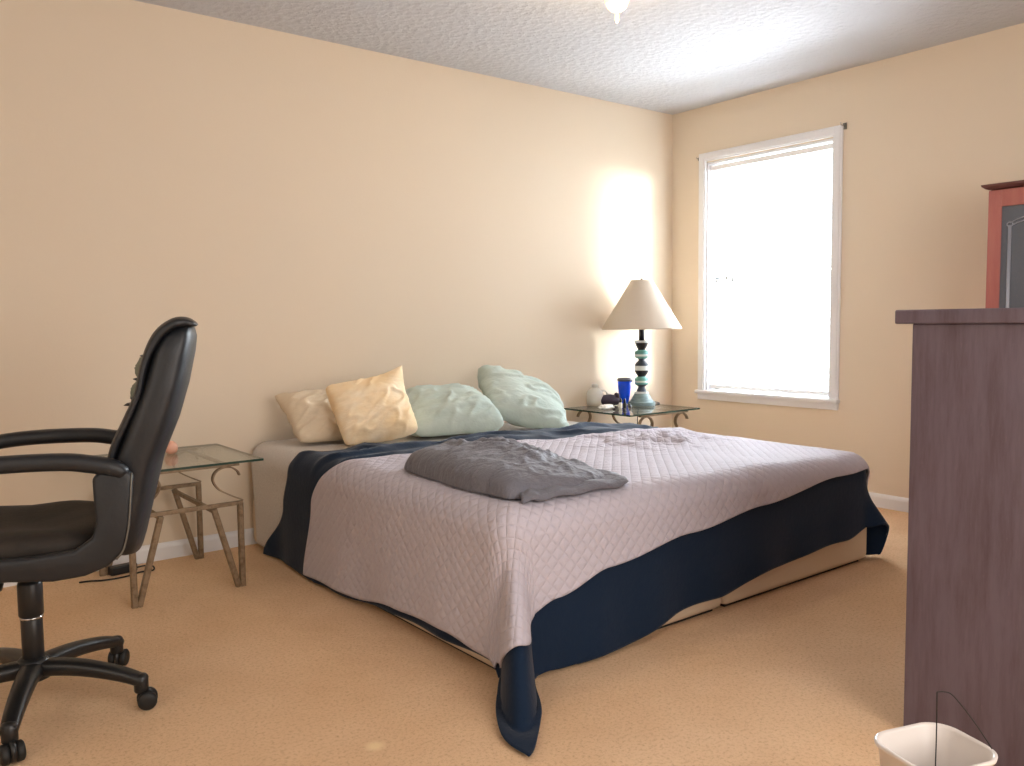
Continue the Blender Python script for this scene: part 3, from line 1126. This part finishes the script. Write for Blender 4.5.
# under-seat mechanism
bm = NB(); box(bm, -0.11, 0.13, -0.075, 0.075, 0.392, 0.432)
bevel(link_mesh('tilt_mechanism', bm, 'black_plastic', ch, False), 0.012)
bm = NB(); tube(bm, [(0.085, 0, 0.395), (0.085, 0, 0.36), (0.088, 0, 0.345)], [0.010, 0.024, 0.022], 14)
link_mesh('tension_knob', bm, 'black_plastic', ch)
bm = NB(); tube(bm, smooth_path([(0.03, -0.06, 0.405), (0.03, -0.16, 0.400), (0.03, -0.24, 0.39)], 4), 0.006, 8)
link_mesh('height_lever', bm, 'black_plastic', ch)


def sup(c, a, b, n=32, p=4.0):
    """superellipse points around centre c in XY"""
    out = []
    for k_ in range(n):
        th = 2 * pi * k_ / n
        cc, ss = cos(th), sin(th)
        out.append((c[0] + a * abs(cc) ** (2 / p) * (1 if cc > 0 else -1), c[1] + b * abs(ss) ** (2 / p) * (1 if ss > 0 else -1)))
    return out


# seat pan
bm = NB()
rings = []
for z, a, b in ((0.418, 0.17, 0.20), (0.424, 0.215, 0.235), (0.440, 0.245, 0.252), (0.460, 0.255, 0.256), (0.472, 0.250, 0.25)):
    rings.append([(x, y, z) for x, y in sup((0.005, 0), a, b, 48, 5)])
loft(bm, rings)
link_mesh('seat_pan', bm, 'black_leather', ch)
# seat cushion in two rolled layers, rear and side bolsters
bm = NB()
rings = []
for z, g in ((0.490, 0.93), (0.494, 0.97), (0.500, 0.995), (0.514, 0.985), (0.522, 0.955), (0.530, 0.985), (0.545, 1.0), (0.562, 0.985), (0.575, 0.94), (0.583, 0.86), (0.586, 0.72), (0.582, 0.5), (0.574, 0.25), (0.572, 0.06)):
    rings.append([(x, y, z - 0.058 + 0.010 * (abs(y) / 0.24) ** 3 * (1 if g > .4 else 0) + 0.003 * sin(x * 30 + y * 11)) for x, y in sup((0.02, 0), 0.255 * g, 0.243 * g, 56, 4)])
loft(bm, rings)
link_mesh('seat', bm, 'worn_leather', ch)

# backrest
rear = [(0.442, -0.268), (0.452, -0.292), (0.478, -0.300), (0.55, -0.318), (0.696, -0.356), (0.80, -0.399), (0.893, -0.427), (0.98, -0.446), (1.02, -0.451), (1.043, -0.446), (1.052, -0.432)]
frnt = [(0.442, -0.240), (0.452, -0.226), (0.478, -0.218), (0.55, -0.212), (0.696, -0.232), (0.80, -0.272), (0.893, -0.310), (0.98, -0.336), (1.02, -0.358), (1.043, -0.392), (1.052, -0.415)]
wid = [(0.442, 0.15), (0.452, 0.185), (0.478, 0.215), (0.55, 0.235), (0.696, 0.245), (0.80, 0.25), (0.893, 0.25), (0.98, 0.245), (1.02, 0.235), (1.043, 0.222), (1.052, 0.20)]


def lerp_tab(tab, t_):
    for (a, va), (b, vb) in zip(tab, tab[1:]):
        if t_ <= b:
            k_ = max(0.0, (t_ - a) / (b - a))
            return va + (vb - va) * k_
    return tab[-1][1]


def back_section(zz, xr_, xf_, w_, n=48):
    """rear side well rounded, front side flatter"""
    pts = []
    cx_, hx = (xr_ + xf_) / 2, (xf_ - xr_) / 2
    for k_ in range(n):
        th = 2 * pi * (k_ + .5) / n
        cc, ss = cos(th), sin(th)
        p_ = 5.0 if cc > 0 else 3.0
        X = cx_ + hx * abs(cc) ** (2 / p_) * (1 if cc > 0 else -1)
        Y = w_ * abs(ss) ** (2 / p_) * (1 if ss > 0 else -1)
        pts.append((X, Y, zz))
    return pts


zs = sorted(set([r[0] for r in rear] + [0.50 + i * 0.025 for i in range(22) if 0.50 + i * 0.025 < 1.04]))
bm = NB()
loft(bm, [back_section(z, lerp_tab(rear, z), lerp_tab(frnt, z), lerp_tab(wid, z)) for z in zs])
link_mesh('back_shell', bm, 'black_leather', ch)

# front cushion wraps the front and folds over the top
path = [(0.490, -0.208), (0.55, -0.202), (0.64, -0.212), (0.734, -0.234), (0.80, -0.264), (0.871, -0.296), (0.94, -0.312), (1.00, -0.332), (1.04, -0.358), (1.064, -0.394), (1.066, -0.424), (1.056, -0.444), (1.047, -0.450)]
pp = smooth_path([(x, 0, z) for z, x in path], 4)
bm = NB()
rings = []
N_ = len(pp)
for i, p in enumerate(pp):
    T_ = (pp[min(N_ - 1, i + 1)] - pp[max(0, i - 1)]).normalized()
    nrm_ = Vector((T_.z, 0, -T_.x))             # outward (front / top)
    f_ = i / (N_ - 1)
    w_ = interp([(0, 0.19), (0.15, 0.225), (0.5, 0.238), (0.75, 0.24), (0.9, 0.228), (1, 0.215)], f_)
    th_ = interp([(0, 0.020), (0.2, 0.026), (0.5, 0.026), (0.62, 0.034), (0.8, 0.034), (0.93, 0.024), (1, 0.010)], f_)
    ring = []
    for k_ in range(40):
        a_ = 2 * pi * (k_ + .5) / 40
        cc, ss = cos(a_), sin(a_)
        u_ = abs(cc) ** (2 / 3.0) * (1 if cc > 0 else -1)
        y_ = abs(ss) ** (2 / 6.0) * (1 if ss > 0 else -1)
        rr = p + nrm_ * (th_ * 0.5 * u_ - th_ * 0.5 + 0.006)
        ring.append((rr.x, y_ * w_, rr.z))
    rings.append(ring)
loft(bm, rings)
link_mesh('back_cushion', bm, 'black_leather', ch)
# torn edge of the cushion showing the padding
for (z0_, z1_, d_) in ((0.845, 0.905, 0.0), (0.905, 0.965, 0.004)):
    bm = NB()
    pts, rr = [], []
    for i in range(14):
        f_ = i / 13
        z = z0_ + (z1_ - z0_) * f_
        pts.append((lerp_tab([(0.734, -0.234), (0.80, -0.264), (0.871, -0.296), (0.94, -0.312)], z) + 0.001, 0.10 + d_, z))
        rr.append((0.004 + 0.013 * sin(pi * min(1, max(0, f_))) + 0.003 * random.random()))
    tube(bm, pts, rr, 10)
    link_mesh('torn_padding', bm, 'grey_stuffing', ch)
for (z, L_) in ((0.842, 0.022), (0.855, 0.012), (0.905, 0.018), (0.915, 0.010), (0.968, 0.016)):
    x = lerp_tab([(0.734, -0.234), (0.80, -0.264), (0.871, -0.296), (0.94, -0.312), (1.0, -0.332)], z)
    dz = random.uniform(-0.008, 0.008)
    bm = NB()
    tube(bm, [(x - 0.012, 0.10, z), (x + L_ * 0.6, 0.104, z + dz * .5), (x + L_, 0.106, z + dz)], [0.006, 0.004, 0.0008], 6, ry=[0.03, 0.016, 0.003])
    link_mesh('torn_shred', bm, 'black_leather', ch)

for s_ in (1, -1):
    # side bracket: L-shaped moulded plate from under the seat up to the arm
    poly = [(-0.289, 0.680), (-0.270, 0.692), (-0.215, 0.690), (-0.196, 0.676), (-0.197, 0.62), (-0.200, 0.565), (-0.190, 0.525), (-0.150, 0.498), (-0.05, 0.490), (0.10, 0.492), (0.22, 0.500),
            (0.245, 0.480), (0.235, 0.452), (0.15, 0.442), (0.02, 0.438), (-0.10, 0.426), (-0.170, 0.432), (-0.225, 0.452), (-0.262, 0.490), (-0.275, 0.545), (-0.282, 0.61)]
    bm = NB(); prism(bm, poly, 'y', s_ * 0.250, s_ * 0.288)
    o = bevel(link_mesh('arm_bracket', bm, 'black_leather', ch, True), 0.010, 3)
    bm = NB()
    tube(bm, smooth_path([(-0.286, s_ * 0.287, 0.684), (-0.280, s_ * 0.288, 0.61), (-0.273, s_ * 0.288, 0.545), (-0.260, s_ * 0.288, 0.492), (-0.243, s_ * 0.288, 0.468)], 4), 0.0022, 6)
    link_mesh('piping', bm, 'grey_metal', o)
    bm = NB()
    pts = smooth_path([(-0.272, s_ * 0.268, 0.672), (-0.248, s_ * 0.270, 0.694), (-0.19, s_ * 0.272, 0.710), (-0.127, s_ * 0.272, 0.719), (0.0, s_ * 0.272, 0.7205), (0.10, s_ * 0.272, 0.713), (0.18, s_ * 0.272, 0.694), (0.232, s_ * 0.272, 0.650), (0.246, s_ * 0.272, 0.585), (0.235, s_ * 0.270, 0.520), (0.20, s_ * 0.268, 0.475)], 5)
    n_ = len(pts)
    ra = [interp([(0, 0.010), (0.05, 0.019), (0.12, 0.022), (0.6, 0.021), (0.75, 0.018), (1, 0.014)], i / (n_ - 1)) for i in range(n_)]
    rb_ = [r_ * 1.30 for r_ in ra]
    tube(bm, pts, ra, 16, ry=rb_, power=2.6)
    link_mesh('armrest', bm, 'black_leather', ch)

# ------------------------------------------------------------------ dresser, tall cabinet, bin
DX, DY = -2.40, -2.882
dr = thing('dresser', 'tall dark brown wooden dresser seen from its plain side, right foreground', 'dresser', (DX + 0.45, DY - 0.26, 0))
bm = NB(); box(bm, -0.45, 0.45, -0.26, 0.26, 0.0, 1.034)
bevel(link_mesh('body', bm, 'dark_wood', dr, False), 0.003)
bm = NB(); box(bm, -0.465, 0.465, -0.29, 0.298, 1.034, 1.0685)
bevel(link_mesh('top', bm, 'dark_wood', dr, False), 0.004)

cb = thing('curio_cabinet', 'red wooden cabinet with a smoky leaded glass door rising behind the dresser', 'cabinet', (-0.225, -2.63, 0))
hx, hy = 0.175, 0.42                       # half depth, half width
ct_ = 1.618
bm = NB()
box(bm, -hx + .02, hx, -hy, hy, 0.08, ct_)
bevel(link_mesh('carcass', bm, 'red_wood', cb, False), 0.003)
bm = NB(); box(bm, -hx + .01, hx, -hy + .01, hy - .01, 0, 0.08)
bevel(link_mesh('plinth', bm, 'dark_red_wood', cb, False), 0.003)
bm = NB()
loft(bm, [[(-hx - d, -hy - d, z), (-hx - d, hy + d, z), (hx, hy + d, z), (hx, -hy - d, z)] for d, z in ((0.0, ct_), (0.010, ct_ + 0.004), (0.022, ct_ + 0.014), (0.024, ct_ + 0.022), (0.0, ct_ + 0.026))])
link_mesh('cornice', bm, 'dark_red_wood', cb, False)
x0 = -hx
fr_ = 0.056
zb, zt = 0.12, ct_ - 0.004
bm = NB()
box(bm, x0, x0 + .02, -hy, -hy + fr_, zb, zt)
box(bm, x0, x0 + .02, hy - fr_, hy, zb, zt)
box(bm, x0, x0 + .02, -hy + fr_, hy - fr_, zt - 0.075, zt)
box(bm, x0, x0 + .02, -hy + fr_, hy - fr_, zb, zb + 0.09)
door = bevel(link_mesh('door', bm, 'red_wood', cb, False), 0.003)
bm = NB(); box(bm, x0 + .008, x0 + .0135, -hy + fr_ - .005, hy - fr_ + .005, zb + 0.085, zt - 0.07)
link_mesh('glass_panel', bm, 'smoky_glass', door, False)
bm = NB()
ya, yb_ = hy - fr_ - 0.035, -(hy - fr_ - 0.035)
ze = zt - 0.150
arch = [(ya + (yb_ - ya) * i / 24, ze + 0.055 * sin(pi * i / 24) ** 0.7) for i in range(25)]
ribbon(bm, [(x0 + 0.006, ya, zb + 0.12)] + [(x0 + 0.006, ya, ze - 0.01)], (0, 1, 0), 0.014, 0.004)
ribbon(bm, [(x0 + 0.006, yb_, zb + 0.12)] + [(x0 + 0.006, yb_, ze - 0.01)], (0, 1, 0), 0.014, 0.004)
for dz in (0.0, -0.016):
    tube(bm, [(x0 + 0.006, y, z + dz) for y, z in arch], 0.0025, 6)
tube(bm, [(x0 + 0.006, ya + 0.012 * cos(a_ * pi / 8), ze - 0.006 + 0.010 * sin(a_ * pi / 8)) for a_ in range(17)], 0.0022, 6)
link_mesh('leading', bm, 'silver_lead', door)

bn = thing('waste_bin', 'small white plastic waste bin standing beside the dresser', 'bin', (-2.940, -3.212, 0), radians(-18))
bn.scale = (0.97, 0.97, 1.0)
bm = NB()


def rr_ring(hw_, z, n=10, rad=0.05):
    pts = []
    for cx_, cy_, a0 in ((1, 1, 0), (-1, 1, 90), (-1, -1, 180), (1, -1, 270)):
        for k_ in range(n + 1):
            a_ = radians(a0 + 90 * k_ / n)
            pts.append((cx_ * (hw_ - rad) + rad * cos(a_), cy_ * (hw_ * 0.86 - rad) + rad * sin(a_), z))
    return pts


loft(bm, [rr_ring(0.066, 0.0), rr_ring(0.072, 0.004), rr_ring(0.089, 0.262), rr_ring(0.094, 0.264), rr_ring(0.095, 0.270), rr_ring(0.091, 0.273), rr_ring(0.087, 0.266), rr_ring(0.069, 0.012), rr_ring(0.060, 0.010)])
link_mesh('bin_body', bm, 'bin_plastic', bn)

pk = at(937, 692, 0.362)
bm = NB()
tube(bm, smooth_path([(pk.x - .014, pk.y - 0.006, 0.014), (pk.x - 0.006, pk.y - .003, 0.14), (pk.x, pk.y - .001, 0.28), (pk.x, pk.y, 0.362)], 6) +
     smooth_path([at(943, 691.5, 0.362), at(951, 694, 0.358), at(962, 706, 0.343), at(975, 723, 0.320), at(985, 738, 0.298), at(992, 749, 0.285)], 6), 0.0011, 6)
o = link_mesh('wire', bm, 'dark_rubber')
tag(o, 'thin dark bent wire sticking up out of the white waste bin', 'wire')

# ------------------------------------------------------------------ ceiling light
p = at(617, 23.0, 2.235)
cl = thing('ceiling_light', 'lit glass ceiling light with a small finial at the top of the picture', 'ceiling light', (p.x, p.y, 0))
zt_ = 2.235
bm = NB(); lathe(bm, [(0.0015, zt_), (0.006, zt_ + 0.006), (0.008, zt_ + 0.018), (0.008, zt_ + 0.030), (0.004, zt_ + 0.040), (0.004, zt_ + 0.052)], 16)
link_mesh('finial', bm, 'lit_globe', cl)
bm = NB()
zb_ = zt_ + 0.042
lathe(bm, [(0.002, zb_), (0.020, zb_ + 0.004), (0.038, zb_ + 0.018), (0.048, zb_ + 0.040), (0.050, zb_ + 0.060), (0.044, zb_ + 0.085), (0.030, zb_ + 0.102), (0.020, zb_ + 0.106)], 32)
link_mesh('globe', bm, 'lit_globe', cl)
bm = NB(); lathe(bm, [(0.022, zb_ + 0.100), (0.028, zb_ + 0.104), (0.030, zb_ + 0.125), (0.020, zb_ + 0.132), (0.020, H - 0.018), (0.065, H - 0.014), (0.070, H)], 28)
link_mesh('canopy', bm, 'chrome', cl)
lamp('ceiling_lamp_glow', 'POINT', 7.0, (1.0, 0.76, 0.45), (p.x, p.y, zb_ - 0.09)).data.shadow_soft_size = 0.05
